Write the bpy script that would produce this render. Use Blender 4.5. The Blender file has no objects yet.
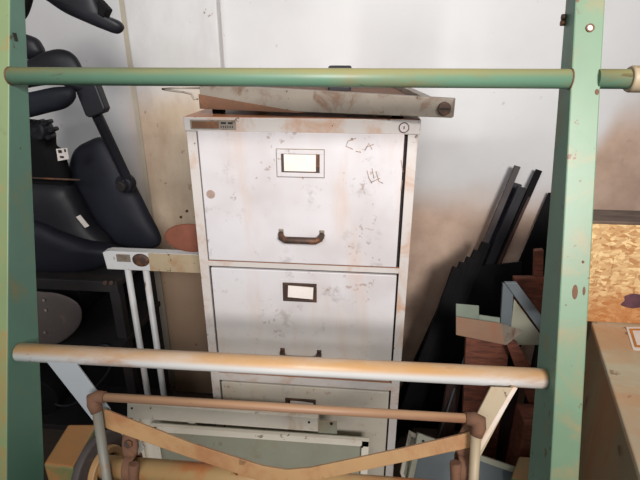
import bpy, bmesh, random
from math import *
from mathutils import Vector as V, Matrix, noise
random.seed(7)
sc = bpy.context.scene
C = sc.collection
sc.view_settings.view_transform = 'Standard'
sc.view_settings.look = 'None'
sc.view_settings.exposure = 0.0

# ---------------------------------------------------------------- camera
FP, TH, PS, H = 480.0, radians(21.5), radians(5.63), 1.43
F = V((-sin(PS)*cos(TH), cos(PS)*cos(TH), -sin(TH)))
R = V((cos(PS), sin(PS), 0)); U = R.cross(F); O = V((0, 0, H))
cd = bpy.data.cameras.new('camera'); cam = bpy.data.objects.new('camera', cd); C.objects.link(cam)
cd.sensor_width = 36; cd.lens = 36*FP/640; cd.clip_start = .02
cam.matrix_world = Matrix.Translation(O) @ Matrix((R, U, -F)).transposed().to_4x4()
sc.camera = cam

# measuring helpers: where a sight line meets a real plane of the place
def ray(x, y): return F + R*((x-320)/FP) + U*((240-y)/FP)
def PY(x, y, Y): r = ray(x, y); return O + r*(Y/r.y)
def PX(x, y, X): r = ray(x, y); return O + r*(X/r.x)
def PZ(x, y, z): r = ray(x, y); return O + r*((z-H)/r.z)
def PL(x, y, Y0=.72, k=.35):                       # leaning plane of the green ladder frame
    r = ray(x, y); return O + r*((Y0+k*(H-1.35))/(r.y-k*r.z))
def frameY(z, Y0=.72): return Y0 + .35*(z-1.35)

# ---------------------------------------------------------------- materials
def hexc(r, g, b):
    f = lambda c: (c/255/12.92) if c/255 <= .04045 else ((c/255+.055)/1.055)**2.4
    return (f(r), f(g), f(b), 1)
class NT:
    def __init__(s, name):
        s.m = bpy.data.materials.new(name); s.m.use_nodes = True; s.t = s.m.node_tree
        s.b = s.t.nodes['Principled BSDF']; s.tc = s.n('ShaderNodeTexCoord'); s.co = s.tc.outputs['Object']
    def n(s, k, **kw):
        x = s.t.nodes.new(k)
        for a, v in kw.items(): setattr(x, a, v)
        return x
    def l(s, a, b): s.t.links.new(a, b)
    def mapping(s, scale=(1, 1, 1), rot=(0, 0, 0), loc=(0, 0, 0), co=None):
        m = s.n('ShaderNodeMapping'); m.inputs['Scale'].default_value = scale; m.inputs['Rotation'].default_value = rot
        m.inputs['Location'].default_value = loc; s.l(co or s.co, m.inputs['Vector']); return m.outputs[0]
    def noise(s, scale, detail=4, rough=.6, co=None, dist=0):
        x = s.n('ShaderNodeTexNoise'); x.inputs['Scale'].default_value = scale; x.inputs['Detail'].default_value = detail
        x.inputs['Roughness'].default_value = rough; x.inputs['Distortion'].default_value = dist
        s.l(co or s.co, x.inputs['Vector']); return x.outputs['Fac']
    def ramp(s, fac, a, b, va=0, vb=1):
        x = s.n('ShaderNodeMapRange', interpolation_type='SMOOTHSTEP'); x.inputs['From Min'].default_value = a; x.inputs['From Max'].default_value = b
        x.inputs['To Min'].default_value = va; x.inputs['To Max'].default_value = vb; s.l(fac, x.inputs['Value']); return x.outputs[0]
    def math(s, op, a, b):
        x = s.n('ShaderNodeMath', operation=op, use_clamp=False)
        for i, v in enumerate((a, b)):
            if isinstance(v, (int, float)): x.inputs[i].default_value = v
            else: s.l(v, x.inputs[i])
        return x.outputs[0]
    def mix(s, fac, a, b):
        x = s.n('ShaderNodeMix', data_type='RGBA')
        for i, v in ((0, fac), (6, a), (7, b)):
            if isinstance(v, (int, float)): x.inputs[i].default_value = v
            elif isinstance(v, tuple): x.inputs[i].default_value = v
            else: s.l(v, x.inputs[i])
        return x.outputs[2]
    def xyz(s, co=None):
        x = s.n('ShaderNodeSeparateXYZ'); s.l(co or s.co, x.inputs[0]); return x.outputs
    def nz(s):
        g = s.n('ShaderNodeNewGeometry'); x = s.n('ShaderNodeSeparateXYZ'); s.l(g.outputs['Normal'], x.inputs[0]); return x.outputs
    def out(s, col, rough=.5, metal=0, bump=None, bd=.002, bs=.3, spec=.5):
        if isinstance(col, tuple): s.b.inputs['Base Color'].default_value = col
        else: s.l(col, s.b.inputs['Base Color'])
        s.b.inputs['Roughness'].default_value = rough; s.b.inputs['Metallic'].default_value = metal
        s.b.inputs['Specular IOR Level'].default_value = spec
        if bump is not None:
            x = s.n('ShaderNodeBump'); x.inputs['Strength'].default_value = bs; x.inputs['Distance'].default_value = bd
            s.l(bump, x.inputs['Height']); s.l(x.outputs[0], s.b.inputs['Normal'])
        return s.m

def paint(name, base, rust=hexc(140, 80, 45), amt=.3, scale=14, dark=None, top=None, topc=None, rough=.5, streak=(1, 1, 1), metal=0, chips=True, vary=.12):
    """old paint: colour drift, soft rust stain, hard chips, rust and painted top light on upward faces"""
    s = NT(name)
    c2 = tuple(x*(1-vary*2) for x in base[:3])+(1,)
    col = s.mix(s.ramp(s.noise(4), .3, .7), base, c2)
    m = s.noise(scale, 6, .65, s.mapping(streak), .6)
    th = .72-.3*amt
    col = s.mix(s.math('MULTIPLY', s.ramp(m, th-.08, th+.14), .8), col, rust)
    if chips:
        c = s.noise(scale*4.5, 5, .6, s.mapping(streak, loc=(3, 2, 1)))
        k = s.noise(scale*.7, 2, .5, s.mapping(loc=(9, 4, 2)))
        cc = s.math('MULTIPLY', s.ramp(c, .62, .66), s.ramp(k, .5, .6))
        col = s.mix(cc, col, dark or tuple(x*.35 for x in rust[:3])+(1,))
    if top is not None:
        z = s.nz()[2]
        f = s.math('MULTIPLY', s.ramp(z, top[0], top[1]), s.ramp(s.noise(scale*.8, 5, .6, s.mapping((.4, 1, 1))), .25, .6, .35, 1))
        col = s.mix(f, col, topc)
    return s.out(col, rough, metal, m, .0015, .25)

def plain(name, col, rough=.5, metal=0, vary=.15, scale=8, bump=False, spec=.5):
    s = NT(name); n = s.noise(scale, 5)
    c = s.mix(s.ramp(n, .3, .7), col, tuple(x*(1-vary*2) for x in col[:3])+(1,))
    return s.out(c, rough, metal, s.noise(scale*12, 3) if bump else None, .001, .25, spec)

def wood(name, a, b, axis=(30, 30, 2), rough=.7):
    s = NT(name); n = s.noise(3, 6, .6, s.mapping(axis), .5)
    return s.out(s.mix(s.ramp(n, .3, .7), a, b), rough, 0, n, .001, .4)

M = {}
M['cab_body'] = paint('cabinet_paint', hexc(206, 199, 194), hexc(190, 146, 114), .5, 11, hexc(95, 66, 50), (.5, .95), hexc(196, 128, 84), .45, vary=.05)
def cabinet_drawer_mat():
    s = NT('drawer_paint')
    p = s.xyz()
    base = hexc(214, 210, 212)
    col = s.mix(s.ramp(s.noise(5, 3), .35, .75), base, hexc(196, 189, 189))
    st = s.noise(7, 5, .6, s.mapping((1.6, 1, .35)))
    col = s.mix(s.ramp(st, .50, .76, 0, .6), col, hexc(206, 172, 150))
    low = s.ramp(p[2], .95, .55)                                     # colour turns beige down the cabinet
    col = s.mix(s.math('MULTIPLY', low, .75), col, hexc(188, 178, 156))
    smudge = s.noise(16, 6, .7, s.mapping((1, 1, 1), loc=(5, 1, 2)))
    col = s.mix(s.ramp(smudge, .56, .70, 0, .5), col, hexc(150, 140, 134))
    chip = s.math('MULTIPLY', s.ramp(s.noise(70, 4), .60, .64), s.ramp(s.noise(9, 2, .5, s.mapping(loc=(2, 7, 1))), .54, .62))
    col = s.mix(s.math('MULTIPLY', chip, .5), col, hexc(140, 104, 84))
    return s.out(col, .42, 0, smudge, .001, .15)
M['drawer'] = cabinet_drawer_mat()
M['gap'] = plain('shadow_gap', hexc(34, 28, 26), .9)
M['rustdark'] = paint('dark_rusted_steel', hexc(84, 66, 58), hexc(130, 84, 54), .6, 40, rough=.6, metal=.4)
M['rust'] = paint('brown_rust', hexc(116, 82, 62), hexc(140, 96, 66), .5, 30, rough=.85)
M['steel'] = paint('bare_worn_steel', hexc(158, 147, 134), hexc(112, 82, 62), .5, 22, rough=.45, metal=.35)
M['card'] = plain('card_paper', hexc(236, 226, 218), .9, vary=.04, scale=30)
M['wall'] = None
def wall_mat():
    s = NT('two_tone_plaster')
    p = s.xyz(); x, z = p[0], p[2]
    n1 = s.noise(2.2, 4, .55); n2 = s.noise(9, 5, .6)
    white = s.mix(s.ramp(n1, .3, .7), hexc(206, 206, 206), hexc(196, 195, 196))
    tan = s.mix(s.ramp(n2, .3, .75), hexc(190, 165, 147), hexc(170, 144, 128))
    # white to tan boundary: high at both ends, lower beside the cabinet
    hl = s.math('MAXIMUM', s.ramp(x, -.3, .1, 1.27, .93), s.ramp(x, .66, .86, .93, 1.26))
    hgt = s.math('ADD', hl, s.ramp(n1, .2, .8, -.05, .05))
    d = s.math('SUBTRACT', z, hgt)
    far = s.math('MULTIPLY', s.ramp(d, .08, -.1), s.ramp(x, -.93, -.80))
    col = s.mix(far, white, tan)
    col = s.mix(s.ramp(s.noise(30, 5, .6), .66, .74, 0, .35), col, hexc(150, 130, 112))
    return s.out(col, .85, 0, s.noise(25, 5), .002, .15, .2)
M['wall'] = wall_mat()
def pil_mat():
    s = NT('scuffed_panel_paint')
    z = s.xyz()[2]
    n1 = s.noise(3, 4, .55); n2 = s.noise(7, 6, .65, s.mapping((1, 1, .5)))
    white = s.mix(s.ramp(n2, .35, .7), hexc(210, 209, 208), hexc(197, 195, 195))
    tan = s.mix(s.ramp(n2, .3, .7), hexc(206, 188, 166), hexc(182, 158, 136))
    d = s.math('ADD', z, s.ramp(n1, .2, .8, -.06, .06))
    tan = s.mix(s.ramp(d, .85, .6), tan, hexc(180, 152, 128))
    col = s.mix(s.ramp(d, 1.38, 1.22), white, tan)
    sp = s.math('MULTIPLY', s.ramp(s.noise(40, 3, .5), .66, .70), s.ramp(s.noise(6, 2), .5, .6))
    col = s.mix(s.math('MULTIPLY', sp, .7), col, hexc(120, 84, 62))
    return s.out(col, .7, 0, n2, .001, .15, .3)
M['panel'] = pil_mat()
M['shade_strip'] = plain('painted_shade_strip', hexc(182, 172, 154), .8, vary=.06)
M['floor'] = paint('dusty_concrete', hexc(92, 80, 70), hexc(110, 80, 60), .4, 6, rough=.9)
M['green_front'] = paint('green_paint_lit_front', hexc(112, 140, 112), hexc(150, 130, 92), .62, 9, hexc(112, 76, 50), rough=.4, vary=.1)  # one green paint; light and shade put into the face tones
M['green_front_left'] = paint('green_paint_lit_left', hexc(134, 152, 108), hexc(160, 130, 80), .5, 10, rough=.4, vary=.08)
M['green_side'] = paint('green_paint_shaded_side', hexc(96, 138, 120), hexc(124, 120, 80), .4, 8, rough=.45, vary=.1)
M['green_rail'] = paint('green_rail_paint', hexc(102, 138, 114), hexc(136, 110, 70), .5, 12, None, (.0, .8), hexc(150, 144, 98), .45, (.35, 1, 1), vary=.06)  # yellower top: light from above put into the colour
M['cream_rail'] = paint('cream_rail_paint', hexc(224, 224, 222), hexc(190, 132, 82), .45, 12, hexc(150, 88, 50), (.0, .6), hexc(204, 158, 106), .42, (.3, 1, 1), vary=.04)
M['orange_rail'] = paint('faded_orange_paint', hexc(160, 124, 98), hexc(140, 96, 70), .45, 16, None, (.2, .9), hexc(184, 144, 110), .5, (.3, 1, 1), vary=.06)
M['orange_bar'] = paint('orange_primer', hexc(184, 144, 98), hexc(150, 98, 60), .6, 10, None, rough=.55, vary=.1)
M['grey_strut'] = paint('blue_grey_paint', hexc(150, 156, 160), hexc(140, 116, 92), .3, 12, rough=.5, vary=.06)
M['cream_strut'] = paint('cream_paint', hexc(178, 160, 132), hexc(160, 120, 82), .4, 14, rough=.5, vary=.06)
M['grey_tube'] = paint('grey_tube_paint', hexc(140, 138, 128), hexc(140, 104, 74), .4, 20, rough=.5)
M['big_pipe'] = paint('cream_pipe_paint', hexc(186, 152, 104), hexc(176, 98, 50), .6, 8, hexc(96, 50, 30), rough=.45, vary=.1)
M['black_plastic'] = plain('black_plastic', hexc(30, 30, 36), .5, vary=.1, bump=True, spec=.35)
M['black_fabric'] = plain('black_fabric', hexc(26, 28, 38), .62, vary=.15, scale=5, bump=True, spec=.35)
M['black_matte'] = plain('black_matte', hexc(15, 13, 16), .8, vary=.2, spec=.2)
M['chrome'] = plain('chrome', hexc(190, 200, 214), .2, 1, .02)
M['dark_metal'] = paint('dark_painted_metal', hexc(26, 23, 24), hexc(54, 38, 32), .35, 10, rough=.7)
M['navy'] = plain('navy_strip', hexc(24, 25, 40), .6)
M['taupe'] = plain('taupe_strip', hexc(72, 64, 64), .6)
M['white_tube'] = paint('white_stand_paint', hexc(206, 206, 206), hexc(184, 146, 112), .3, 14, rough=.4, streak=(1, 1, .3), vary=.05)
M['terracotta'] = plain('terracotta_paint', hexc(136, 80, 60), .8, vary=.15, scale=12, bump=True)
M['grey_disc'] = paint('grey_disc_plastic', hexc(80, 72, 70), hexc(104, 88, 76), .3, 30, rough=.7)
M['box_side'] = paint('green_box_side', hexc(158, 148, 118), hexc(170, 116, 80), .75, 4, hexc(96, 66, 50), rough=.6, streak=(1, 1, .5), vary=.12)
M['box_top'] = paint('green_box_lit_top', hexc(206, 198, 170), hexc(196, 148, 108), .75, 4, hexc(120, 84, 62), rough=.6)  # paler than the side: light on the top put into the colour
M['pale_panel'] = paint('pale_sheet_metal', hexc(232, 224, 208), hexc(190, 160, 130), .3, 10, rough=.5, vary=.04)
M['grey_panel'] = paint('grey_green_sheet', hexc(160, 160, 142), hexc(150, 130, 104), .4, 8, rough=.55, vary=.08)
M['green_machine'] = paint('machine_green', hexc(108, 122, 80), hexc(164, 106, 62), .6, 9, None, (.5, .9), hexc(156, 108, 64), .5)
M['grey_iron'] = paint('blue_grey_iron', hexc(106, 114, 118), hexc(110, 90, 80), .2, 14, rough=.5)
M['redwood'] = wood('red_brown_wood', hexc(128, 74, 54), hexc(82, 46, 36), (6, 30, 30))
M['darkwood'] = wood('dark_brown_wood', hexc(70, 46, 38), hexc(40, 28, 26), (30, 30, 3))
M['tray_brown'] = paint('rusted_tin', hexc(140, 108, 86), hexc(150, 88, 58), .6, 10, rough=.7)
M['tray_green'] = plain('faded_green_tin', hexc(118, 128, 112), .6)
M['plank_top'] = wood('weathered_wood', hexc(112, 92, 78), hexc(72, 56, 48), (4, 30, 30))
M['ink'] = plain('black_print', hexc(40, 36, 34), .7)
M['orange_print'] = plain('orange_print', hexc(214, 140, 60), .7)
M['rust_mark'] = plain('rust_scratch', hexc(182, 156, 142), .8, scale=60)
def osb_mat():
    s = NT('osb_board')
    col = None; hb = None
    for i, (rot, sc_) in enumerate((((0, .6, 0), (70, 10, 150)), ((0, -.9, 0), (66, 10, 145)), ((0, 1.9, 0), (75, 10, 160)))):
        v = s.n('ShaderNodeTexVoronoi', feature='F1'); v.inputs['Scale'].default_value = 1
        warp = s.n('ShaderNodeVectorMath', operation='ADD'); ns = s.n('ShaderNodeTexNoise'); ns.inputs['Scale'].default_value = 30
        mm = s.n('ShaderNodeVectorMath', operation='SCALE'); mm.inputs['Scale'].default_value = .012
        s.l(s.co, ns.inputs['Vector']); s.l(ns.outputs['Color'], mm.inputs[0]); s.l(s.co, warp.inputs[0]); s.l(mm.outputs[0], warp.inputs[1])
        s.l(s.mapping(sc_, rot, (i*3.1, 0, 0), warp.outputs[0]), v.inputs['Vector'])
        sep = s.n('ShaderNodeSeparateColor'); s.l(v.outputs['Color'], sep.inputs[0])
        c = s.mix(sep.outputs[0], hexc(236, 204, 150), hexc(176, 124, 74))
        if col is None: col, hb = c, sep.outputs[0]
        else: col = s.mix(s.math('GREATER_THAN', sep.outputs[1], .55), col, c)
    n = s.noise(60, 6, .7, s.mapping((1, 1, .5)), 1)
    col = s.mix(s.ramp(n, .55, .68, 0, .75), col, hexc(140, 84, 48))
    z = s.xyz()[2]
    low = s.math('ADD', z, s.ramp(s.noise(9, 3), .2, .8, -.035, .035))
    col = s.mix(s.ramp(low, .135, .03, 0, .75), col, hexc(176, 108, 52))
    return s.out(col, .8, 0, n, .002, .5)
M['osb'] = osb_mat()
M['purple'] = plain('purple_stain', hexc(96, 60, 70), .8, vary=.2, scale=40)

# ---------------------------------------------------------------- mesh helpers
def box(bm, c, s, rot=None):
    c = V(c); vs = []
    for x in (-.5, .5):
        for y in (-.5, .5):
            for z in (-.5, .5):
                p = V((x*s[0], y*s[1], z*s[2]))
                if rot: p = rot @ p
                vs.append(bm.verts.new(p+c))
    for f in ((0, 1, 3, 2), (4, 6, 7, 5), (0, 4, 5, 1), (2, 3, 7, 6), (0, 2, 6, 4), (1, 5, 7, 3)):
        bm.faces.new([vs[i] for i in f])
    return bm
def boxb(x0, x1, y0, y1, z0, z1, bm=None):
    return box(bm or bmesh.new(), ((x0+x1)/2, (y0+y1)/2, (z0+z1)/2), (x1-x0, y1-y0, z1-z0))
def bar(p0, p1, w, t, side=V((0, 1, 0)), bm=None):
    """flat bar p0->p1; thickness t along 'side', width w across"""
    p0, p1 = V(p0), V(p1); a = (p1-p0); L = a.length; a.normalize()
    s = (side - a*side.dot(a)).normalized(); b = a.cross(s).normalized()
    rot = Matrix((a, b, s)).transposed()
    return box(bm or bmesh.new(), (p0+p1)/2, (L, w, t), rot)
def tube(pts, r, seg=20, bm=None, caps=True):
    bm = bm or bmesh.new(); pts = [V(p) for p in pts]; n = len(pts)
    rs = r if isinstance(r, (list, tuple)) else [r]*n
    rings = []; ref = None
    for i, p in enumerate(pts):
        t = ((pts[min(i+1, n-1)]-pts[max(i-1, 0)])).normalized()
        if ref is None: ref = V((0, 0, 1)) if abs(t.z) < .9 else V((0, 1, 0))
        ref = (ref - t*ref.dot(t)).normalized(); b = t.cross(ref)
        rings.append([bm.verts.new(p+(ref*cos(2*pi*k/seg)+b*sin(2*pi*k/seg))*rs[i]) for k in range(seg)])
    for i in range(n-1):
        for k in range(seg):
            f = bm.faces.new((rings[i][k], rings[i][(k+1) % seg], rings[i+1][(k+1) % seg], rings[i+1][k])); f.smooth = True
    if caps: bm.faces.new(rings[0][::-1]); bm.faces.new(rings[-1])
    return bm
def prism(pts, ext, bm=None):
    bm = bm or bmesh.new(); ext = V(ext)
    a = [bm.verts.new(V(p)) for p in pts]; b = [bm.verts.new(V(p)+ext) for p in pts]; n = len(a)
    bm.faces.new(a[::-1]); bm.faces.new(b)
    for i in range(n): bm.faces.new((a[i], a[(i+1) % n], b[(i+1) % n], b[i]))
    bmesh.ops.recalc_face_normals(bm, faces=bm.faces); return bm
def smooth_loop(pts, k=6):
    out = []; n = len(pts)
    for i in range(n):
        p0, p1, p2, p3 = (V(pts[(i+j) % n]) for j in (-1, 0, 1, 2))
        for q in range(k):
            t = q/k
            out.append(.5*((2*p1)+(p2-p0)*t+(2*p0-5*p1+4*p2-p3)*t*t+(3*p1-p0-3*p2+p3)*t**3))
    return out
def puff(pts, t_front, t_back=None, normal=V((0, -1, 0)), k=5, flat=.5, bm=None):
    """padded shell filling a closed outline; bulges along normal"""
    bm = bm or bmesh.new(); o = smooth_loop(pts, k); n = len(o); c = sum(o, V())/n
    t_back = t_front if t_back is None else t_back
    ss = [1, .985, .94, .86, .7, .45, .2]
    def side(sign, t, first):
        rings = [first]
        for s in ss[1:]:
            h = t*(1-s**(1/flat*1.6))**flat
            rings.append([bm.verts.new(c+(p-c)*s+normal*sign*h) for p in o])
        cv = bm.verts.new(c+normal*sign*t)
        for a, b in zip(rings, rings[1:]):
            for i in range(n):
                f = bm.faces.new((a[i], a[(i+1) % n], b[(i+1) % n], b[i])); f.smooth = True
        for i in range(n):
            f = bm.faces.new((rings[-1][i], rings[-1][(i+1) % n], cv)); f.smooth = True
    first = [bm.verts.new(p) for p in o]
    side(1, t_front, first); side(-1, t_back, first)
    bmesh.ops.recalc_face_normals(bm, faces=bm.faces); return bm
def disc(c, axis, r, th, seg=40, bm=None, inner=0):
    axis = V(axis).normalized(); c = V(c)
    if not inner: return tube([c-axis*th/2, c+axis*th/2], r, seg, bm)
    bm = bm or bmesh.new(); ref = (V((0, 0, 1)) if abs(axis.z) < .9 else V((1, 0, 0))); ref = (ref-axis*ref.dot(axis)).normalized(); b = axis.cross(ref)
    R4 = [[bm.verts.new(c+axis*h+(ref*cos(2*pi*k/seg)+b*sin(2*pi*k/seg))*rr) for k in range(seg)] for rr, h in ((r, -th/2), (r, th/2), (inner, th/2), (inner, -th/2))]
    for j in range(4):
        A, B = R4[j], R4[(j+1) % 4]
        for k in range(seg): bm.faces.new((A[k], A[(k+1) % seg], B[(k+1) % seg], B[k]))
    bmesh.ops.recalc_face_normals(bm, faces=bm.faces); return bm

def rootloc(o):
    while o.parent: o = o.parent
    return V(o.location)
def obj(name, bm, m, parent=None, bev=0, loc=None, label=None, fmats=None):
    """link a mesh built in world coordinates as one object; parts keep their thing's origin"""
    me = bpy.data.meshes.new(name)
    base = rootloc(parent) if parent else V(loc or (0, 0, 0))
    bmesh.ops.recalc_face_normals(bm, faces=bm.faces)
    bm.transform(Matrix.Translation(-base)); bm.to_mesh(me); bm.free()
    for x in (m if isinstance(m, (list, tuple)) else [m]): me.materials.append(x)
    o = bpy.data.objects.new(name, me); C.objects.link(o)
    if parent: o.parent = parent
    else: o.location = base
    if bev:
        b = o.modifiers.new('bevel', 'BEVEL'); b.width = bev; b.segments = 2; b.limit_method = 'ANGLE'; b.angle_limit = radians(40)
    if label: o['label'] = label
    return o
def objs(name, bm, m, parent=None, bev=0, **kw):
    """one object for each separate piece of the mesh"""
    bm.verts.index_update(); seen = set(); out = []
    for v0 in bm.verts:
        if v0.index in seen: continue
        st_ = [v0]; isl = []; seen.add(v0.index)
        while st_:
            v = st_.pop(); isl.append(v)
            for e in v.link_edges:
                u = e.other_vert(v)
                if u.index not in seen: seen.add(u.index); st_.append(u)
        nb = bmesh.new(); mp = {v.index: nb.verts.new(v.co) for v in isl}
        fs = {f for v in isl for f in v.link_faces}
        for f in sorted(fs, key=lambda f: tuple(v.index for v in f.verts)):
            g = nb.faces.new([mp[v.index] for v in f.verts]); g.smooth = f.smooth
        out.append(obj(name, nb, m, parent, bev, **kw))
    bm.free(); return out
def thing(name, label, cat, loc=(0, 0, 0), group=None):
    o = bpy.data.objects.new(name, None); o.empty_display_size = .05; C.objects.link(o); o.location = loc
    o['label'] = label; o['category'] = cat
    if group: o['group'] = group
    return o
def tag(o, label, cat, group=None):
    o['label'] = label; o['category'] = cat
    if group: o['group'] = group
    return o
def struct(name, bm, m, bev=0):
    o = obj(name, bm, m, None, bev); o['kind'] = 'structure'; return o

# ---------------------------------------------------------------- setting
WY = 1.74
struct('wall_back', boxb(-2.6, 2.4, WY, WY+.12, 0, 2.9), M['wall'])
struct('floor', boxb(-2.6, 2.4, -3.0, WY, -.1, 0), M['floor'])
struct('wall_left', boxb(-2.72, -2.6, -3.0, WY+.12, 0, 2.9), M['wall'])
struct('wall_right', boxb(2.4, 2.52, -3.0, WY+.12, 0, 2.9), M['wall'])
pxl, pxr = PY(123, 0, WY-.05).x, PY(216, 0, WY-.05).x
tr = struct('trim_1', boxb(pxl, pxr, WY-.05, WY, 0, 2.9), M['panel'], .006)
tr['label'] = 'shallow white wall pier with scuffed tan lower half'
t2 = struct('pier_shade', boxb(PY(119, 0, WY-.01).x, pxl, WY-.012, WY, 0, 2.9), M['shade_strip'])  # thin slab added to carry the shading beside the pier in its colour
t2['label'] = 'narrow yellowish strip of painted shade beside the white wall pier'
for (x, y) in ((181, 217), (187, 211)):
    h = obj('screw_hole', disc(PY(x, y, WY-.052), (0, 1, 0), .005, .006, 14), M['rustdark'], tr)

# ---------------------------------------------------------------- filing cabinet
CX0, CX1, CY, CT, CD = -.389, .106, 1.0, 1.302, .62
cab = thing('filing_cabinet', 'tall white four-drawer steel filing cabinet with rust stains in the middle', 'filing cabinet', ((CX0+CX1)/2, CY+CD/2, 0))
b = bmesh.new()
boxb(CX0+.004, CX0+.025, CY+.004, CY+CD, .0, CT-.03, b); boxb(CX1-.024, CX1-.004, CY+.004, CY+CD, .0, CT-.03, b)
boxb(CX0+.02, CX1-.02, CY+CD-.01, CY+CD-.002, .0, CT-.03, b)
zt = [PY(305, y, CY).z for y in (132.5, 263.5)], [PY(305, y, CY).z for y in (272.5, 377.5)]
D = [(zt[0][1], zt[0][0]), (zt[1][1], zt[1][0])]
step = D[0][0]-D[1][0]; gap = D[0][0]-D[1][1]; hh = D[1][1]-D[1][0]
z3t = PY(305, 388, CY).z; D.append((z3t-hh, z3t)); D.append((z3t-hh-gap-hh, z3t-hh-gap))
for i in range(4):
    lo = D[i+1][1] if i < 3 else 0
    boxb(CX0+.02, CX1-.022, CY+.005, CY+.03, lo+.005, D[i][0]-.005, b)
obj('carcass', b, M['cab_body'], cab, .002)
obj('carcass_lining', boxb(CX0+.025, CX1-.024, CY+.012, CY+CD-.012, .02, CT-.035), M['gap'], cab)
b = boxb(CX0, CX1, CY, CY+CD+.003, CT-.031, CT); obj('top_cover', b, M['cab_body'], cab, .003)
def rp(cx, cz, w, h, y0, y1, bm=None): return boxb(cx-w/2, cx+w/2, y0, y1, cz-h/2, cz+h/2, bm)
def frame_ring(cx, cz, w, h, t, y0, y1):
    bm = bmesh.new()
    rp(cx, cz+h/2-t/2, w, t, y0, y1, bm); rp(cx, cz-h/2+t/2, w, t, y0, y1, bm)
    rp(cx-w/2+t/2, cz, t, h-2*t, y0, y1, bm); rp(cx+w/2-t/2, cz, t, h-2*t, y0, y1, bm); return bm
for i, (z0, z1) in enumerate(D):
    y0 = CY+.004 if i != 0 else CY-.002
    dr = obj('drawer', boxb(CX0+.0295, CX1-.0285-(.003 if i == 0 else 0), y0, CY+.03, z0, z1), M['drawer'], cab, .002)
    hx = (-.140, -.147, -.150, -.150)[i]
    cz = z1-(PY(305, 132.5, CY).z-PY(301, 163, CY).z) if i == 0 else z1-(.054, .054, .062, .062)[i]
    w = (.100, .080, .080, .080)[i]
    holder = obj('label_holder', frame_ring(hx, cz, w, (.058, .048, .048, .048)[i], .009 if i == 0 else .006, y0-.004, y0+.001), M['drawer'] if i == 0 else M['rustdark'], dr, .0008)
    obj('holder_rim', frame_ring(hx, cz, w+(.003 if i == 0 else .012), (.061 if i == 0 else .060), .0015 if i == 0 else .005, y0-.0022 if i == 0 else y0-.0015, y0+.0005), M['steel'] if i == 0 else M['drawer'], holder)
    obj('recess', rp(hx, cz, w-.006, .040, y0-.0012, y0+.001), M['rustdark'], holder)
    bm = rp(hx+(-.001 if i == 0 else .002), cz+.001, w-(.032 if i == 0 else .020), .036 if i == 0 else .031, y0-.003, y0-.001)
    if i: bm.transform(Matrix.Translation((hx, 0, cz)) @ Matrix.Rotation(.05*i, 4, 'Y') @ Matrix.Translation((-hx, 0, -cz)))
    obj('card', bm, M['card'], holder)
    # bow handle with two end plates
    hz = z1-(PY(305, 132.5, CY).z-PY(301, 237, CY).z) if i == 0 else z1-.232
    bm = tube([(hx-.047, y0-.002, hz+.009), (hx-.043, y0-.014, hz+.003), (hx-.034, y0-.02, hz), (hx+.034, y0-.02, hz), (hx+.043, y0-.014, hz+.003), (hx+.047, y0-.002, hz+.009)], [.006, .0075, .008, .008, .0075, .006], 12)
    hd = obj('handle', bm, M['rustdark'], dr)
    bm = rp(hx-.046, hz+.009, .011, .020, y0-.003, y0+.001); rp(hx+.046, hz+.009, .011, .020, y0-.003, y0+.001, bm)
    objs('handle_plate', bm, M['rustdark' if i else 'steel'], hd, .001)
# nameplate, lock
def onface(x, y, Y=CY): return PY(x, y, Y)
a = onface(190, 119); c_ = onface(222, 129.5)
npl = obj('nameplate', boxb(a.x, onface(236, 124).x, CY-.0025, CY, c_.z, a.z-.001), M['steel'], cab, .001, label='small metal nameplate, half rusted')
x1 = onface(219, 124).x
obj('rusted_field', boxb(a.x+.004, x1, CY-.0035, CY-.002, c_.z+.003, a.z-.004), M['rust'], npl)
bm = bmesh.new()
for k in range(2): boxb(x1+.005+k*.015, x1+.016+k*.014, CY-.0035, CY-.002, a.z-.009, a.z-.005, bm)
for k in range(6): boxb(x1+.004+k*.0048, x1+.006+k*.0048, CY-.0033, CY-.002, c_.z+.004, c_.z+.008, bm)
objs('printed_mark', bm, M['ink'], npl)
p = onface(404, 127.5)
lk = obj('lock', disc((p.x, CY-.001, p.z), (0, 1, 0), .0105, .004, 28, inner=.0088), M['rustdark'], cab)
obj('lock_barrel', disc((p.x, CY-.0005, p.z), (0, 1, 0), .0088, .003, 28), M['drawer'], lk)
obj('key_slot', rp(p.x, p.z, .002, .006, CY-.0025, CY-.001), M['ink'], lk)
# scratches that look like scribbled strokes on the top drawer
bm = bmesh.new(); yy = CY-.0025
for s in ([(356, 138), (348, 141), (346, 146), (353, 149)], [(356, 151), (361, 152)], [(365, 150), (369, 143), (372, 149)], [(366, 147), (374, 144)],
          [(367, 170), (369, 178), (372, 183)], [(372, 168), (374, 178)], [(376, 171), (379, 181), (383, 183)], [(371, 182), (380, 178)], [(401, 160), (403, 172)], [(402, 180), (401, 190)]):
    tube([V((onface(*q).x, yy, onface(*q).z)) for q in s], .0009, 6, bm)
objs('scratch_mark', bm, M['rust_mark'], cab)
bm = bmesh.new()
for (x, y, r) in ((211, 194, .010), (352, 139, .003), (303, 178, .002)):
    q = onface(x, y); tube([(q.x, CY-.0026, q.z), (q.x, CY-.0018, q.z)], r, 16, bm)
objs('rust_spot', bm, M['rust_mark'], cab)

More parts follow.
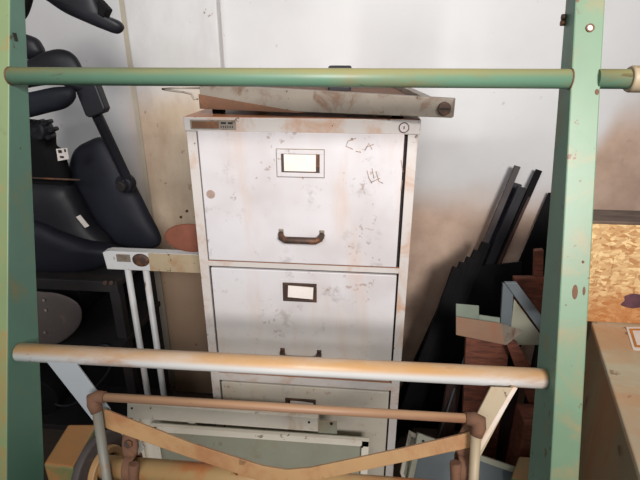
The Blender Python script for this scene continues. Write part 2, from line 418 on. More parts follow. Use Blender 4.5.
# ---------------------------------------------------------------- old steel tray / paper trimmer on top of the cabinet
TZ = CT
tr_ = thing('steel_platen', 'flat rusty grey steel tool with a bolted front bar, lying across the cabinet top', 'tool', (-.1, 1.15, CT))
A = PY(200, 98, 1.03); B = PY(453, 107, .95)
A = V((A.x, 1.03, CT+.040)); B = V((B.x, .95, PY(453, 107, .95).z))
zt_ = CT
ltop, lbot = PY(200, 92, 1.03).z, PY(200, 108, 1.03).z
rtop, rbot = PY(453, 98.5, .95).z, PY(453, 118, .95).z
rbot = max(rbot, CT+.002); lbot = max(lbot, CT+.012)
fb = prism([(A.x, 1.03, lbot), (B.x, .95, rbot), (B.x, .95, rtop), (A.x, 1.03, PY(197, 84, 1.03).z)], (.006, .016, 0))
obj('front_bar', fb, M['steel'], tr_, .0015)
bm = prism([(A.x-.002, 1.028, lbot-.001), (A.x+.23, 1.028-.23*.08/.49, lbot-.003), (A.x-.002, 1.028, PY(200, 94, 1.03).z)], (.002, -.004, 0))
obj('wedge_strip', bm, M['rust'], tr_, .0005, label='rust-brown tapered strip along the bar')
bm = prism([(A.x+.01, 1.05, CT+.034), (B.x-.03, .97, CT+.026), (B.x-.075, 1.42, CT+.030), (A.x+.03, 1.46, CT+.036)], (0, 0, .006))
obj('bed_plate', bm, M['rust'], tr_, .001)
bm = bar((B.x-.035, .97, CT+.036), (B.x-.085, 1.40, CT+.042), .018, .012, V((0, 0, 1)))
obj('side_rail', bm, M['steel'], tr_, .001)
bm = tube([(B.x-.016, .953, (rtop+rbot)/2), (B.x-.016, .942, (rtop+rbot)/2)], .0118, 24)
bo = obj('bolt_head', bm, M['rustdark'], tr_, .001)
obj('bolt_slot', box(bmesh.new(), (B.x-.016, .9415, (rtop+rbot)/2), (.018, .002, .002)), M['ink'], bo)
bm = bmesh.new()
for (x, y) in ((A.x+.03, 1.06), (A.x+.05, 1.4), (.06, 1.03), (.04, 1.36)): boxb(x-.012, x+.012, y-.012, y+.012, CT, CT+.032, bm)
objs('rubber_foot', bm, M['black_matte'], tr_, .002)
q = PY(340, 69, 1.25)
bm = boxb(q.x-.028, q.x+.028, 1.235, 1.265, CT+.034, q.z+.008); 
obj('black_grip', bm, M['black_plastic'], tr_, .004)
hk = obj('wire_hook', tube([PY(198, 99, 1.04), PY(194, 99, 1.04), PY(191, 94, 1.04), PY(183, 92, 1.04), PY(166, 90, 1.04), PY(162, 89, 1.04), PY(175, 88, 1.04), PY(200, 88, 1.05)], .0022, 10), M['steel'], tr_)

# ---------------------------------------------------------------- green ladder frame in front
fr = thing('ladder_frame', 'large leaning pale green steel frame with two rails, close in front of the cabinet', 'frame', (-.139, .2475, 0))
def depth(z): return min(.10, .036+(1.5-z)*.08) if z < 1.5 else .036-(z-1.5)*.03
ZT = 1.78
def post(xin, dirx, mats):
    """C-channel: front flange 4 cm wide, web tapering in depth, thin steel"""
    bm = bmesh.new(); t = .004; zs = [0, .35, .75, 1.1, 1.5, ZT]
    xo = xin+dirx*.040
    outer = lambda z: [(xin, frameY(z)+depth(z)), (xin, frameY(z)), (xo, frameY(z)), (xo, frameY(z)+depth(z)*.9), (xo-dirx*t, frameY(z)+depth(z)*.9), (xo-dirx*t, frameY(z)+t), (xin+dirx*t, frameY(z)+t), (xin+dirx*t, frameY(z)+depth(z))]
    rings = [[bm.verts.new((x, y, z)) for x, y in outer(z)] for z in zs]
    for A_, B_ in zip(rings, rings[1:]):
        for i in range(8):
            f = bm.faces.new((A_[i], A_[(i+1) % 8], B_[(i+1) % 8], B_[i])); f.material_index = 1 if i == 1 else 0
    bm.faces.new(rings[0]); bm.faces.new(rings[-1][::-1])
    return obj('post', bm, mats, fr, .0025)
pl_ = post(-.557, -1, [M['green_side'], M['green_front_left']])
pr_ = post(.279, 1, [M['green_side'], M['green_front']])
pr_['label'] = 'pale green right-hand channel post'; pl_['label'] = 'yellowish green left-hand channel post'
bo = obj('bolt_hole', disc(PL(590, 28), (0, 1, -.35), .0038, .002, 18), M['card'], pr_)
bm = bmesh.new()
for (x, y) in ((590, 28),): disc(PL(x, y, .7195), (0, 1, -.35), .0058, .003, 20, bm, inner=.0038)
obj('hole_rim', bm, M['rust'], pr_)
bm = bmesh.new()
for (x, y) in ((566, 17), (565, 23)): q = PX(x, y, .279); tube([q, q-V((.006, 0, 0))], .004, 12, bm)
objs('bolt', bm, M['rustdark'], pr_)
bm = bmesh.new()
for (x, y, w, h_) in ((575, 292, .004, .010), (583, 262, .002, .002), (584, 291, .002, .006), (597, 92, .003, .004), (566, 305, .001, .001)):
    q = PL(x, y); puff([q+V((w*cos(a_), h_*.35*sin(a_), h_*sin(a_))) for a_ in [k*pi/4 for k in range(8)]], .0006, .0006, V((0, -1, .35)).normalized(), 2, bm=bm)
objs('rust_patch', bm, M['rust'], pr_)
q = PX(15, 37, -.557); obj('slot_hole', boxb(-.557, -.5555, q.y-.003, q.y+.003, q.z-.006, q.z+.006), M['ink'], pl_)
# upper rail through the right post
uy = .7375; uz = PY(290, 77.5, uy).z
ul = PY(9, 77, uy); 
bm = tube([(-.5565, uy, uz), (.279, uy, uz)], .0133, 32); ur = obj('upper_rail', bm, M['green_rail'], fr)
bm = tube([(.3155, uy+.004, uz), (.62, uy+.004, uz)], .0133, 32); obj('rail_stub', bm, M['green_rail'], fr)
sx = PY(629, 82, uy).x
bm = tube([(sx, uy+.004, uz), (sx+.003, uy+.004, uz), (sx+.06, uy+.004, uz), (sx+.063, uy+.004, uz)], [.0165, .018, .018, .0165], 32)
obj('collar', bm, M['cream_strut'], fr)
bm = bmesh.new()
for x0, x1 in ((-.557, -.555), (.277, .279)): tube([(x0, uy, uz), (x1, uy, uz)], .0141, 32, bm)
objs('weld_bead', bm, M['rust'], ur)
# lower rail
L0 = PX(19, 352, -.556); L1 = PX(545, 378.5, .2785)
lr = obj('lower_rail', tube([L0+V((0, .0, 0)), L1], .0150, 32), M['cream_rail'], fr)
# struts below the lower rail
def flat(name, a_, b_, w, m, Y0, t=.004, lab=None):
    p0, p1 = PL(*a_, Y0), PL(*b_, Y0)
    return obj(name, bar(p0, p1, w, t, V((0, 1, -.35)).normalized()), m, fr, .001, label=lab)
def quad(name, pts, m, Y0, t=.004, lab=None):
    ps = [PL(x, y, Y0) for x, y in pts]; return obj(name, prism(ps, V((0, 1, -.35)).normalized()*t), m, fr, .0008, label=lab)
quad('strut', [(41, 355), (70, 355), (110, 410), (104, 428), (92, 420)], M['grey_strut'], .735, lab='blue-grey flat strut')
quad('strut_rod', [(103, 412), (110, 411), (145, 448), (138, 455)], M['grey_tube'], .739)
quad('strut', [(491, 387), (517, 388), (466, 484), (452, 484), (470, 428)], M['cream_strut'], .735, lab='cream flat strut')
quad('strut_edge', [(513, 387), (518, 388), (474, 462), (471, 458)], M['cream_rail'], .7345, t=.010)
# U handle: thin rail, elbows, two legs
YH = .700
e0, e1 = PL(95, 396.5, YH), PL(477, 419, YH)
obj('thin_rail', tube([e0+V((.006, 0, 0)), e1-V((.006, 0, 0))], .0066, 24), M['orange_rail'], fr)
l0, l1 = PL(108, 486, YH+.005), PL(473, 486, YH+.005)
floor0, floor1 = l0+(l0-e0)*2.0, l1+(l1-e1)*2.0
for e, l_, s in ((e0, l0, 1), (e1, l1, -1)):
    d = (l_-e).normalized()
    el = obj('elbow', tube([e+V((s*.016, 0, 0)), e+V((s*.004, 0, .0)), e-V((s*.003, 0, .003)), e-V((s*.003, 0, 0))+d*.012, e+d*.024], [.0085, .0095, .0105, .0105, .009], 20), M['rust'], fr)
    obj('handle_leg', tube([e+d*.018, l_+(l_-e)*.9], .0072, 20), M['grey_tube'] if s == 1 else M['cream_strut'], fr)
# V brace of flat bar
vY = .716
vp = [(100, 408), (290, 472), (474, 438)]
bm = prism([PL(x, y, vY) for x, y in ((99, 409), (108, 411), (190, 443), (262, 466), (286, 470), (310, 468), (400, 449), (473, 432), (474, 447), (400, 463), (310, 482), (286, 485), (262, 482), (190, 458), (110, 430), (98, 425))], V((0, 1, -.35)).normalized()*.005)
obj('cross_brace', bm, M['orange_bar'], fr, .001)
# thick lower pipe
g0, g1 = PL(104, 466.5, .735), PL(452, 494, .735)
obj('lower_pipe', tube([g0, g1], .0175, 32), M['big_pipe'], fr)
# rusty clamps gripping the pipe
def clamp(cx, cy, flip):
    p = PL(cx, cy, .735); n = V((0, 1, -.35)).normalized(); u = V((0, .33, .94)).normalized(); ax_ = (g1-g0).normalized()
    o_ = obj('pipe_clamp', disc(p, ax_, .0225, .016, 36, inner=.0170), M['rust'], fr, .002)
    c = p+u*.040-n*.006
    obj('clamp_lug', puff([c+ax_*x+u*z for x, z in ((-.010*flip, -.022), (.008*flip, -.020), (.012*flip, .0), (.000*flip, .026), (-.010*flip, .022), (-.014*flip, .0))], .006, .006, -n, 3), M['rust'], o_)
    obj('clamp_bolt', disc(c-n*.006+u*.002, n, .007, .008, 6), M['rustdark'], o_, .001)
    obj('clamp_pin', tube([p-n*.018+ax_*.012*flip-u*.02, p-n*.022+ax_*.014*flip+u*.016], [.007, .0085], 14), M['rust'], o_, .002)
clamp(132, 466, 1); clamp(462, 466, -1)
# feet keep it standing
# ---------------------------------------------------------------- green gearbox with a wheel (lower left)
gb = thing('gear_housing', 'green metal machine housing with rusty top, low behind the left frame post', 'machine part', (-.56, .78, 0))
zt2 = .80
P4 = [PZ(43, 464, zt2), PZ(68, 424, zt2), PZ(97, 424, zt2), PZ(73, 468, zt2)]
bm = prism([V((p.x, p.y, 0)) for p in P4], (0, 0, zt2)); obj('housing', bm, M['green_machine'], gb, .004)
wc = V((-.442, .590, .757))
ax = V((.985, -.17, 0)).normalized()
obj('wheel', disc(wc, ax, .062, .014, 48), M['grey_disc'], gb, .003)
w2 = obj('flange', disc(wc+ax*.013, ax, .040, .012, 48, inner=.028), M['orange_bar'], gb, .002)
obj('shaft', tube([wc-ax*.02, wc+ax*.03], .016, 28), M['rust'], gb)

# ---------------------------------------------------------------- pale sheet-metal panels low in front of the cabinet
def tray(name, label, cat, corners, dvec, m, flange=.012, holes=(), group=None, mi=None):
    """folded sheet panel: face plate + return flanges, corner list TL,TR,BR,BL"""
    c = [V(p) for p in corners]; base = V((sum(p.x for p in c)/4, sum(p.y for p in c)/4, min(p.z for p in c)))
    t = thing(name, label, cat, base, group); dvec = V(dvec)
    obj('face', prism(c, dvec.normalized()*.003), mi or m, t, .0006)
    bm = bmesh.new()
    for i in range(4):
        p, q = c[i], c[(i+1) % 4]; a_ = (q-p).normalized(); inw = (sum(c, V())/4-(p+q)/2); inw = (inw-a_*inw.dot(a_)).normalized()
        n = -dvec.normalized()
        pts = [p, q, q+n*.010, p+n*.010]; prism(pts, inw*.003, bm)
        prism([p+n*.010, q+n*.010, q+n*.010+inw*flange, p+n*.010+inw*flange], n*.002, bm)
    obj('flange', bm, m, t, .0006)
    if holes:
        bm = bmesh.new()
        for h_ in holes: tube([V(h_)-dvec.normalized()*.0135, V(h_)-dvec.normalized()*.011], .0032, 12, bm)
        objs('screw_hole', bm, M['ink'], t)
    return t
# narrow cream box-section rail, topmost
def slab(name, label, cat, pts, Y, th, m, k=None, zb=None):
    ps = [PY(x, y, Y) for x, y in pts]
    return tag(obj(name, prism(ps, (0, th, 0)), m, None, .002, loc=(sum(p.x for p in ps)/len(ps), Y, min(p.z for p in ps))), label, cat)
Y1 = .90
t = thing('channel_rail', 'narrow cream sheet-metal channel lying topmost across the cabinet front', 'metal channel', (PY(225, 418, Y1).x, Y1, PY(225, 430, Y1).z))
ps = [PY(127, 403, Y1), PY(318, 418, Y1), PY(318, 432, Y1), PY(127, 418, Y1)]
obj('face', prism(ps, (0, .03, 0)), M['pale_panel'], t, .002)
ps = [PY(318, 421, Y1+.012), PY(337, 422, Y1+.012), PY(337, 434, Y1+.012), PY(318, 433, Y1+.012)]
obj('end_tongue', prism(ps, (0, .004, 0)), M['grey_panel'], t, .0006)
bm = bmesh.new()
for x, y in ((309, 422), (132, 408), (331, 427)): q = PY(x, y, Y1); q.y += .012 if x == 331 else 0; tube([q-V((0, .002, 0)), q+V((0, .001, 0))], .0028 if x != 331 else .004, 12, bm)
objs('screw_hole', bm, M['ink'], t)
def uprightpanel(name, label, px, Y, m, holes, mi=None):
    top = [PY(x, y, Y) for x, y in px]; zb = .0
    a_, b_ = top
    cs = [a_, b_, V((b_.x, Y, .002)), V((a_.x, Y, .002))]
    return tray(name, label, 'metal panel', cs, (0, 1, 0), m, .018, holes, mi=mi)
def hp(x, y, Y): return PY(x, y, Y)
uprightpanel('sheet_metal_panel', 'wide grey-green sheet panel with pale flange standing below the cream channel', [(152, 423), (369, 438)], .955, M['pale_panel'], [hp(362, 443, .955), hp(160, 427, .955)], M['grey_panel'])
uprightpanel('sheet_metal_panel', 'pale sheet panel standing at the left, behind the wide grey-green panel', [(133, 407), (195, 411)], .985, M['pale_panel'], [])
# panels lying to the right of the cabinet
def lying(label, pts, m, holes=()):
    cs = [V(p) for p in pts]; n = (cs[1]-cs[0]).cross(cs[3]-cs[0]).normalized()
    if n.z > 0: n = -n
    return tray('sheet_metal_panel', label, 'metal panel', cs, n, m, .014, holes, mi=M['grey_iron'])
def stand(label, px, Ys, m):
    top = [PY(px[i][0], px[i][1], Ys[i]) for i in range(2)]; bot = [PY(px[i][0], px[i][1], Ys[i]) for i in (2, 3)]
    cs = [top[0], top[1], bot[0], bot[1]]
    n = (cs[1]-cs[0]).cross(cs[3]-cs[0]).normalized()
    if n.y < 0: n = -n
    return tray('sheet_metal_panel', label, 'metal panel', cs, n, m, .014, [cs[0].lerp(cs[2], .06), cs[1].lerp(cs[3], .06)], mi=M['grey_iron'])
stand('grey sheet panel with pale rim leaning low, right of the cabinet', [(417, 432), (522, 469), (500, 560), (395, 530)], (1.02, 1.02, .9, .9), M['grey_panel'])
stand('grey sheet panel with pale rim, tucked between cabinet and leaning panel', [(404, 430), (430, 440), (380, 540), (345, 500)], (1.08, 1.08, .93, .93), M['grey_panel']) if False else None
cs = [V(p) for p in (PY(409, 430, 1.10), PY(440, 446, 1.10), PY(420, 520, .95), PY(372, 470, .96))]
cs[3].x = max(cs[3].x, .115)
tray('sheet_metal_panel', 'small grey panel with pale slanting rim, squeezed against the cabinet side', 'metal panel', cs, (-.05, .9, -.5), M['pale_panel'], .012, [], mi=M['grey_panel'])
t = obj('green_crate', prism([PZ(511, 478, .42), PZ(519, 456, .42), PZ(545, 458, .42), PZ(545, 485, .42)], (0, 0, -.41)), M['green_machine'], None, .004, loc=PZ(525, 470, .01)); tag(t, 'low pale green metal box beside the right frame post, bottom edge', 'box')
q = PY(526, 428, 1.15)
t = obj('wood_block', boxb(q.x-.018, q.x+.055, 1.12, 1.21, .002, q.z+.04), M['redwood'], None, .004, loc=(q.x, 1.16, 0)); tag(t, 'short red-brown wooden post half hidden behind the right frame post', 'wood block')

# ---------------------------------------------------------------- green-grey box and OSB board at right
bz = .80
e_near, e_far = PZ(646, 489, bz), PZ(592, 320, bz)
bx = thing('metal_box', 'big rust-streaked green-grey metal chest at the right edge', 'chest', ((e_near.x+e_far.x)/2+.3, .85, 0))
W_ = .75
side_dir = (e_far-e_near).normalized()
quad4 = [e_near, e_far, e_far+V((W_, .02, 0)), e_near+V((W_, .02, 0))]
bm = prism([V((p.x, p.y, 0)) for p in quad4], (0, 0, bz-.012)); obj('body', bm, M['box_side'], bx, .006)
ctr = sum(quad4, V())/4
bm = prism([p+(V((p.x-ctr.x, p.y-ctr.y, 0)).normalized()*.004)-V((0, 0, .012)) for p in quad4], (0, 0, .013)); lid = obj('lid', bm, M['box_top'], bx, .003)
lc = [PZ(x, y, bz+.0015) for x, y in ((626, 327), (650, 327), (662, 352), (633, 350))]
st = obj('sticker', prism(lc, (0, 0, .0006)), M['card'], bx, label='pale sticker with orange print')
cl_ = sum(lc, V())/4
bm = prism([cl_+(p-cl_)*.8+V((0, 0, .0012)) for p in lc], (0, 0, .0004)); obj('print_panel', bm, M['orange_print'], st)
bm = prism([cl_+(p-cl_)*.62+V((0, 0, .0018)) for p in lc], (0, 0, .0004)); o2 = obj('print_field', bm, M['card'], st)
# OSB
Yb = 1.10; zl = bz+.002; 
q0 = PY(584, 321, Yb); topz = PY(600, 222, Yb).z
ob = thing('osb_board', 'thick golden chipboard block standing upright on the green-grey chest', 'board', (q0.x+.3, Yb+.04, zl))
obj('board', boxb(e_far.x-.07, e_far.x+.62, Yb, Yb+.075, zl, topz-.005), M['osb'], ob, .002)
obj('top_batten', boxb(e_far.x-.07, e_far.x+.62, Yb-.001, Yb+.09, topz-.005, topz+.003), M['plank_top'], ob, .002)
q = PY(634, 301, Yb); bm = puff([(q.x+.028*cos(k*pi/5)*(1+.25*sin(k*2.3)), Yb-.0005, q.z+.02*sin(k*pi/5)) for k in range(10)], .0015, .0005)
obj('stain', bm, M['purple'], ob)

# ---------------------------------------------------------------- dark strips leaning on the wall right of the cabinet
LG = 'dark strips leaning on the wall'
def lean(name, label, cat, top, bot, w, t, m, Yt=1.70, Yb_=1.50, zb=None, group=None):
    """a strip from its top (on the wall) down to the floor"""
    T = PY(*top, Yt); Bq = PY(*bot, Yb_)
    d = (Bq-T); 
    if Bq.z > .01: Bq = T+d*((T.z-.012)/(T.z-Bq.z))
    elif Bq.z < .01: Bq = T+d*((T.z-.012)/(T.z-Bq.z))
    Bq.x = max(Bq.x, .106+w)
    o = obj(name, bar(T, Bq, w, t), m, None, .0008, loc=(Bq.x, Bq.y, 0)); tag(o, label, cat, group); return o
lean('leaning_strip', 'greyish taupe strip, leftmost of the two tallest leaning in the corner', 'strip', (517.5, 166), (424, 390), .020, .012, M['taupe'], 1.695, 1.62)
lean('leaning_strip', 'wide navy-black strip just right of the taupe strip', 'strip', (516, 183), (432, 382), .042, .012, M['navy'], 1.725, 1.665)
lean('leaning_strip', 'tall black strip at the right of the leaning bundle', 'strip', (539, 170), (444, 385), .020, .014, M['black_matte'], 1.71, 1.63)
lean('leaning_strip', 'thin dark brown strip under the tall black strip, its tip lower', 'strip', (529, 197), (442, 388), .010, .010, M['darkwood'], 1.69, 1.605)
lean('leaning_strip', 'black strip between the navy strip and tall black strip, mostly hidden', 'strip', (522, 187), (437, 388), .030, .012, M['black_plastic'], 1.675, 1.60)
for i, (x, y) in enumerate(((486, 243), (478, 251), (471, 258), (464, 263), (457, 268))):
    lean('leaning_strip', ['short dark strip nearest the tall taupe strip', 'second short dark strip left of the taupe strip', 'middle one of the five short stepped dark strips', 'fourth short dark strip down the stepped row', 'lowest short dark strip at the left end of the stepped row'][i], 'strip', (x, y), (x-57, y+135), .030, .016, M['black_matte'], 1.575-.018*i, 1.545-.018*i, group='short stepped dark strips')
# large black panel
ps = [PY(456, 270, 1.66), PY(517, 276, 1.66), PY(500, 330, 1.6), PY(470, 450, 1.5), PY(395, 418, 1.58)]
ps2 = []
def plane_at(x, y):                                       # sheet leaning: Y falls 0.30 m per metre of drop
    r = ray(x, y); Y0, k, z0 = 1.60, .03, 0.85
    return O+r*((Y0+k*(H-z0))/(r.y-k*r.z))
ps = [plane_at(*q) for q in ((455, 270), (522, 262), (521, 330), (500, 480), (383, 452))]
ps[3].z = ps[4].z = .004
o = obj('black_sheet', prism(ps, (0, .008, 0)), M['black_matte'], None, .001, loc=(ps[4].x, ps[4].y, 0)); tag(o, 'large black sheet leaning beside the cabinet under the strips', 'sheet')
# black board further right
ps = [PY(*q, 1.715) for q in ((549, 193), (592, 196), (560, 290), (509, 285))]
ps[3] = ps[0]+(ps[3]-ps[0])*2.55; ps[2] = ps[1]+(ps[3]-ps[0])
o = obj('black_board', prism(ps, (0, .008, 0)), M['black_matte'], None, .001, loc=(ps[3].x, ps[3].y, ps[3].z)); tag(o, 'black board leaning on the wall behind the right frame post', 'board')
# thin grey rod
o = obj('thin_rod', tube([PY(472, 335, 1.38), PY(436, 445, 1.30)], .003, 10), M['grey_iron'], None, loc=PY(436, 445, 1.3)); tag(o, 'thin grey rod in front of the black sheet', 'rod')
a_, b_ = PY(472, 335, 1.38), PY(436, 445, 1.30)
# wooden bench with grey iron gusset (partly behind the post)
bn = thing('workbench', 'low bench with red-brown wooden slats and grey iron frame behind the right post', 'bench', (PY(520, 330, 1.3).x, 1.35, 0))
bzt = PY(510, 282, 1.36).z
def bp(x, y, Y): return PY(x, y, Y)
obj('back_board', prism([bp(514, 278, 1.42), bp(560, 278, 1.42), bp(560, 340, 1.42), bp(514, 330, 1.42)], (0, .02, 0)), M['redwood'], bn, .002)
obj('upright', prism([bp(535, 251, 1.44), bp(544, 250, 1.44), bp(542, 340, 1.40), bp(532, 340, 1.40)], (0, .02, 0)), M['redwood'], bn, .002)
obj('bench_leg', prism([bp(503, 284, 1.30), bp(514, 286, 1.30), bp(511, 332, 1.30), bp(500, 331, 1.30)]+[], (0, .012, 0)), M['grey_iron'], bn, .001)
obj('diagonal_brace', prism([bp(505, 283, 1.295), bp(517, 283, 1.295), bp(552, 330, 1.295), bp(548, 342, 1.295)], (0, .012, 0)), M['grey_iron'], bn, .001)
obj('gusset_plate', prism([bp(514, 299, 1.31), bp(548, 345, 1.31), bp(509, 345, 1.31)], (0, .004, 0)), M['grey_panel'], bn, .0005)
bm = bmesh.new()
for x in (505, 545): p = bp(x, 330, 1.32); boxb(p.x-.012, p.x+.012, 1.32, 1.344, 0, p.z, bm)
objs('lower_leg', bm, M['dark_metal'], bn, .001)
# lower red-brown slats
for (q4, lb, Yq) in ((((466, 338), (510, 345), (498, 440), (462, 432)), 'red-brown plank standing directly under the bent tin tray', 1.27), (((504, 338), (518, 344), (545, 392), (526, 396)), 'narrow red-brown plank slanting down behind the right frame post', 1.24)):
    ps = [PY(x, y, Yq) for x, y in q4]
    for a_, b_ in ((1, 2), (0, 3)): ps[b_] = ps[a_]+(ps[b_]-ps[a_])*((ps[a_].z-.004)/(ps[a_].z-ps[b_].z))
    o = obj('plank', prism(ps, (0, .02, 0)), M['redwood'], None, .002, loc=(ps[3].x, Yq, 0)); tag(o, lb, 'board')
for (x, w_) in ((449, 14), (500, 22)):
    ps = [PY(x, 372, 1.34), PY(x+w_, 374, 1.34), PY(x+w_-12, 450, 1.34), PY(x-14, 450, 1.34)]; ps[2].z = ps[3].z = .004
    o = obj('plank', prism(ps, (0, .02, 0)), M['darkwood'], None, .002, loc=(ps[3].x, 1.34, 0)); tag(o, 'near-black plank standing beside the thin grey rod' if x == 449 else 'near-black plank in the dark gap left of the right post', 'board')
# bent tin tray
tt = thing('tin_tray', 'bent rusty tin tray with pale green corner, in front of the dark strips', 'tray', PY(485, 345, 1.2))
obj('front_face', prism([PY(456, 317, 1.2), PY(502, 324, 1.2), PY(505, 345, 1.19), PY(456, 335, 1.19)], (0, .004, 0)), M['tray_brown'], tt, .001)
obj('side_flap', prism([PY(502, 324, 1.2), PY(523, 331, 1.25), PY(507, 345, 1.19), PY(504, 345, 1.19)], (0, .004, 0)), M['steel'], tt, .001)
obj('back_corner', prism([PY(456, 304, 1.24), PY(479, 306, 1.24), PY(479, 322, 1.23), PY(456, 319, 1.23)], (0, .004, 0)), M['tray_green'], tt, .001)
obj('back_edge', prism([PY(479, 315, 1.24), PY(500, 318, 1.24), PY(500, 325, 1.23), PY(479, 322, 1.23)], (0, .004, 0)), M['tray_green'], tt, .001)
obj('tray_floor', prism([PY(457, 334, 1.192), PY(504, 344, 1.192), PY(518, 333, 1.25), PY(458, 322, 1.25)], (0, 0, -.003)), M['tray_brown'], tt, .001)
obj('bench_support', prism([PY(462, 334, 1.205), PY(498, 341, 1.205), PY(496, 347, 1.205), PY(462, 341, 1.205)], (0, .05, 0)), M['redwood'], tt, .001) if False else None

# ---------------------------------------------------------------- white stand left of the cabinet
ws = thing('folding_stand', 'white tubular steel stand with a flat top bar, left of the cabinet', 'stand', (PY(145, 262, 1.13).x, 1.145, 0))
Ys = 1.13
c0, c1 = PY(101, 251, Ys), PY(101, 269, Ys); d0, d1 = PY(202, 252, Ys), PY(202, 271, Ys)
xr = -.395-.01
xr = -.388
bm = prism([(c0.x+.003, Ys, c0.z-.004), (c0.x+.02, Ys, c0.z), (xr, Ys, c0.z), (xr, Ys, c1.z), (c0.x+.008, Ys, c1.z)], (0, .03, 0))
obj('top_bar', bm, M['white_tube'], ws, .002)
p = PY(141, 260, Ys); obj('bar_sleeve', boxb(PY(149, 260, Ys).x, xr-.001, Ys-.0012, Ys+.0005, c1.z+.0012, c0.z-.0008), M['cream_strut'], ws, .0003, label='beige right section of the bar')
obj('latch', puff([(p.x+.024*cos(k*pi/4+.4), Ys-.001, p.z+.019*sin(k*pi/4+.4)) for k in range(8)], .006, .001), M['rustdark'], ws)
a_, b_ = PY(116, 254, Ys), PY(131, 262, Ys); obj('slot', boxb(a_.x, b_.x, Ys-.0015, Ys+.001, b_.z, a_.z), M['steel'], ws, .0005)
for (x, Yl) in ((128, 1.142), (146, 1.148)):
    p = PY(x, 270, Yl); obj('leg', tube([(p.x, Yl, c1.z+.02), (p.x-.002, Yl, 0)], .0088, 18), M['white_tube'], ws)
p = PY(135, 420, 1.44); 
# round terracotta disc standing on the bar behind
q = PY(191, 240, 1.146)
o = obj('clay_saucer', puff([(min(q.x+.072*cos(k*pi/6), -.389), 1.146, c0.z+.041+.040*sin(k*pi/6)) for k in range(12)], .010, .008), M['terracotta'], None, loc=(q.x, 1.146, c0.z)); tag(o, 'round reddish-brown disc standing on the white stand beside the cabinet', 'saucer')

# ---------------------------------------------------------------- dark rack at far left
rk = thing('dark_rack', 'dark steel rack in the shade at the far left, under the office chair', 'rack', (-1.15, 1.35, 0))
zr = PY(75, 280, 1.18).z
xR = PY(118, 280, 1.18).x
obj('shelf', boxb(-1.75, xR, 1.18, 1.42, zr-.02, zr), M['dark_metal'], rk, .003)
obj('front_rail', boxb(-1.75, xR, 1.17, 1.182, zr-.03, zr+.004), M['dark_metal'], rk, .002)
for x in (-1.72, xR-.02):
    for y in (1.197, 1.40): obj('rack_leg', boxb(x-.015, x+.015, y-.015, y+.015, 0, zr-.02), M['dark_metal'], rk, .002)
zm = PY(50, 346, 1.12).z
obj('lower_shelf', boxb(-1.74, xR, 1.10, 1.42, zm-.02, zm-.002), M['dark_metal'], rk, .002)
obj('lower_shelf', boxb(-1.74, xR, 1.20, 1.42, .22, .24), M['dark_metal'], rk, .002)
obj('back_panel', boxb(-1.75, PY(153, 330, 1.43).x, 1.422, 1.430, 0, zr-.001), M['black_matte'], rk, .002)
bm = bmesh.new()
for x in (106, 112): q = PY(x, 282, 1.168); tube([q, q-V((0, .008, 0))], .006, 12, bm)
objs('bolt', bm, M['rustdark'], rk)
# grey round plate
q = PY(50, 319, 1.12)
o = obj('round_plate', puff([(PY(x, y, 1.12)) for x, y in ((20, 296), (45, 292), (66, 296), (80, 306), (81, 322), (70, 336), (50, 346), (20, 344))], .008, .006), M['grey_disc'], None, loc=q); tag(o, 'dark grey rounded plate seen in the shade right of the left post', 'plate')
bm = bmesh.new()
for (x, y) in ((44, 300), (46, 310), (45, 332)): p = PY(x, y, 1.109); tube([p, p-V((0, .003, 0))], .004, 8, bm)
objs('screw', bm, M['steel'], o)
# dark drums / rolls on the lower shelf
for i, (x, y, rr, lb) in enumerate(((88, 330, .085, 'dark roll lying in the shaded rack, right of the rounded plate'), (60, 385, .075, 'dark roll lowest in the shaded rack beside the left post'))):
    p = PY(x, y, 1.36); p.z = (zm if i == 0 else .24)+rr; o = thing('cable_roll', lb, 'roll', (p.x, 1.36, p.z-rr))
    obj('drum', tube([(p.x, 1.24, p.z), (p.x, 1.40, p.z)], rr, 36), M['black_matte'], o, .004)
    obj('core', tube([(p.x, 1.232, p.z), (p.x, 1.27, p.z)], rr*.3, 24), M['dark_metal'], o, .003)
pts = [PY(x, y, 1.13) for x, y in ((44, 362), (60, 356), (85, 352), (104, 345), (112, 352), (108, 372), (90, 392), (70, 405), (52, 400))]
o = obj('black_cable', tube(smooth_loop(pts, 5)[:-5], .004, 10), M['black_plastic'], None, loc=pts[4]); tag(o, 'black cable looping in the dark beneath the rack rail', 'cable')

# ---------------------------------------------------------------- black office chair piled at left
ch = thing('office_chair', 'black swivel office chair tipped over on the rack at left', 'chair', (-1.05, 1.35, zr))
def pp(lst, Y): return [PY(x, y, Y) for x, y in lst]
obj('backrest', puff(pp([(74, 152), (88, 141), (104, 138), (120, 158), (134, 184), (148, 212), (161, 240), (150, 249), (122, 246), (98, 232), (80, 208), (70, 180)], 1.36), .035, .03, flat=.42), M['black_fabric'], ch)
obj('seat', puff(pp([(-10, 165), (34, 178), (66, 182), (78, 196), (92, 222), (112, 247), (96, 262), (55, 262), (10, 254), (-15, 215)], 1.30), .05, .05, flat=.4), M['black_plastic'], ch)
obj('seat_cushion', puff(pp([(-8, 215), (36, 222), (60, 232), (90, 243), (118, 249), (120, 256), (90, 270), (40, 272), (-5, 268)], 1.24), .03, .05, flat=.45), M['black_fabric'], ch)
q = PY(83, 222, 1.245); 
ps = pp([(76, 217), (80, 215), (89, 226), (85, 228)], 1.246); obj('white_tag', prism(ps, (0, .002, 0)), M['card'], ch)
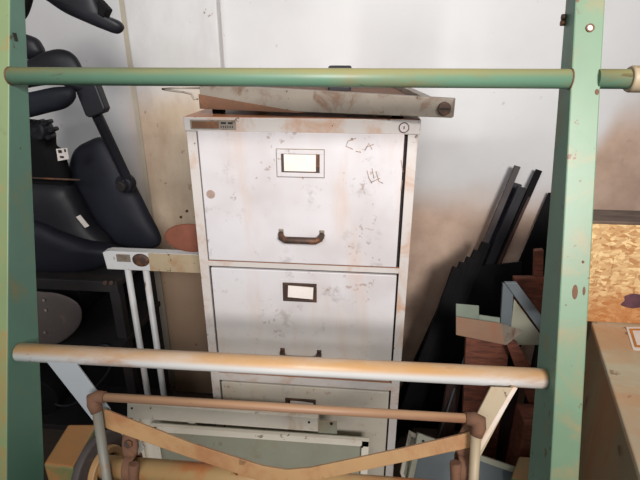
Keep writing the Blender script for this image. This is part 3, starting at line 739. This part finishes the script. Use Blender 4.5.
# armrest: arch + sleeve + strut
obj('armrest_loop', puff(pp([(5, 66), (28, 60), (44, 52), (60, 49), (73, 54), (82, 68), (88, 88), (78, 92), (64, 84), (40, 86), (5, 90)], 1.18), .022, .022, flat=.5), M['black_plastic'], ch)
obj('armrest_pad', puff(pp([(5, 95), (30, 92), (55, 87), (72, 88), (75, 98), (66, 108), (48, 113), (28, 118), (5, 122)], 1.15), .022, .022, flat=.45), M['black_fabric'], ch)
obj('arm_sleeve', prism(pp([(70, 78), (93, 78), (105, 109), (103, 113), (89, 118), (85, 116)], 1.17), (0, .03, 0)), M['black_plastic'], ch, .004)
s0, s1 = PY(96, 112, 1.19), PY(128, 180, 1.26)
obj('arm_strut', bar(s0, s1, .024, .014), M['black_plastic'], ch, .003)
obj('strut_edge', bar(s0+V((-.006, -.013, -.004)), s1+V((-.006, -.013, 0)), .0035, .0035), M['chrome'], ch)
kn = obj('pivot_knob', disc(PY(126, 183, 1.27), (.2, 1, .1), .026, .03, 30), M['black_plastic'], ch, .005)
obj('knob_cap', disc(PY(122, 186, 1.25), (.2, 1, .1), .015, .02, 24), M['dark_metal'], kn, .003)
# upper armrest entering from above
obj('other_armrest', puff(pp([(30, -12), (48, 1), (66, 13), (88, 23), (105, 30), (118, 34), (124, 28), (119, 21), (108, 17), (100, 4), (92, -14), (60, -22)], 1.2), .02, .02, flat=.45), M['black_plastic'], ch)
ps = pp([(97, -2), (107, 9), (103, 18), (97, 14)], 1.178); obj('arm_clip', prism(ps, (0, .03, 0)), M['black_matte'], ch, .003)
obj('arm_bracket', puff(pp([(15, -14), (32, -12), (31, 4), (24, 20), (12, 24)], 1.16), .014, .014), M['black_matte'], ch)
# tilt mechanism lumps
obj('tilt_mechanism', puff(pp([(15, 128), (40, 120), (52, 128), (54, 144), (62, 152), (70, 178), (66, 200), (15, 200)], 1.30), .03, .03), M['black_matte'], ch)
obj('adjust_knob', disc(PY(42, 130, 1.22), (.3, 1, -.1), .026, .04, 30), M['black_plastic'], ch, .006)
bm = bmesh.new()
for k in range(6):
    a0 = k*pi/3; c = PY(42, 130, 1.196)+V((.022*cos(a0), 0, .022*sin(a0))); tube([c, c+V((0, .03, 0))], .006, 10, bm)
obj('knob_rib', bm, M['black_plastic'], ch)
obj('caster', puff(pp([(14, 34), (34, 37), (42, 46), (44, 54), (36, 59), (14, 57)], 1.22), .02, .02), M['black_plastic'], ch)
obj('caster_stem', tube([PY(20, 47, 1.22), PY(5, 70, 1.24)], .01, 14), M['black_plastic'], ch)
obj('lever', tube([PY(10, 177, 1.24), PY(80, 180, 1.24)], .0028, 10), M['rustdark'], ch)
ps = pp([(56, 149), (67, 148), (69, 159), (58, 161)], 1.235); sk = obj('sticker', prism(ps, (0, .002, 0)), M['card'], ch, label='small cream sticker with black marks')
bm = bmesh.new()
for (x0, y0, x1, y1) in ((58, 150, 62, 153), (64, 149, 66, 152), (60, 156, 64, 158)): 
    a_, b_ = PY(x0, y0, 1.2335), PY(x1, y1, 1.2335); boxb(a_.x, b_.x, 1.2325, 1.234, b_.z, a_.z, bm)
objs('sticker_print', bm, M['ink'], sk)

# ---------------------------------------------------------------- light
w = bpy.data.worlds.new('room_light'); sc.world = w; w.use_nodes = True
bg = w.node_tree.nodes['Background']; bg.inputs[0].default_value = (1.0, .93, .85, 1); bg.inputs[1].default_value = .2
def area(name, loc, target, sx_, sy_, power, col, spread=pi):
    l = bpy.data.lights.new(name, 'AREA'); l.shape = 'RECTANGLE'; l.size = sx_; l.size_y = sy_; l.energy = power; l.color = col; l.spread = spread
    o = bpy.data.objects.new(name, l); C.objects.link(o); o.location = loc
    o.rotation_euler = (V(target)-V(loc)).to_track_quat('-Z', 'Y').to_euler(); return o
area('key_light', (1.05, -2.4, 2.6), (.0, 1.6, 1.47), 1.0, .8, 17.5, (1, .965, .935), radians(50))  # area lamp for daylight from high right, behind the camera
area('sky_fill', (-.9, -2.4, 2.6), (0, 1.6, 1.5), 1.8, .9, 6, (.90, .94, 1.0), radians(60))
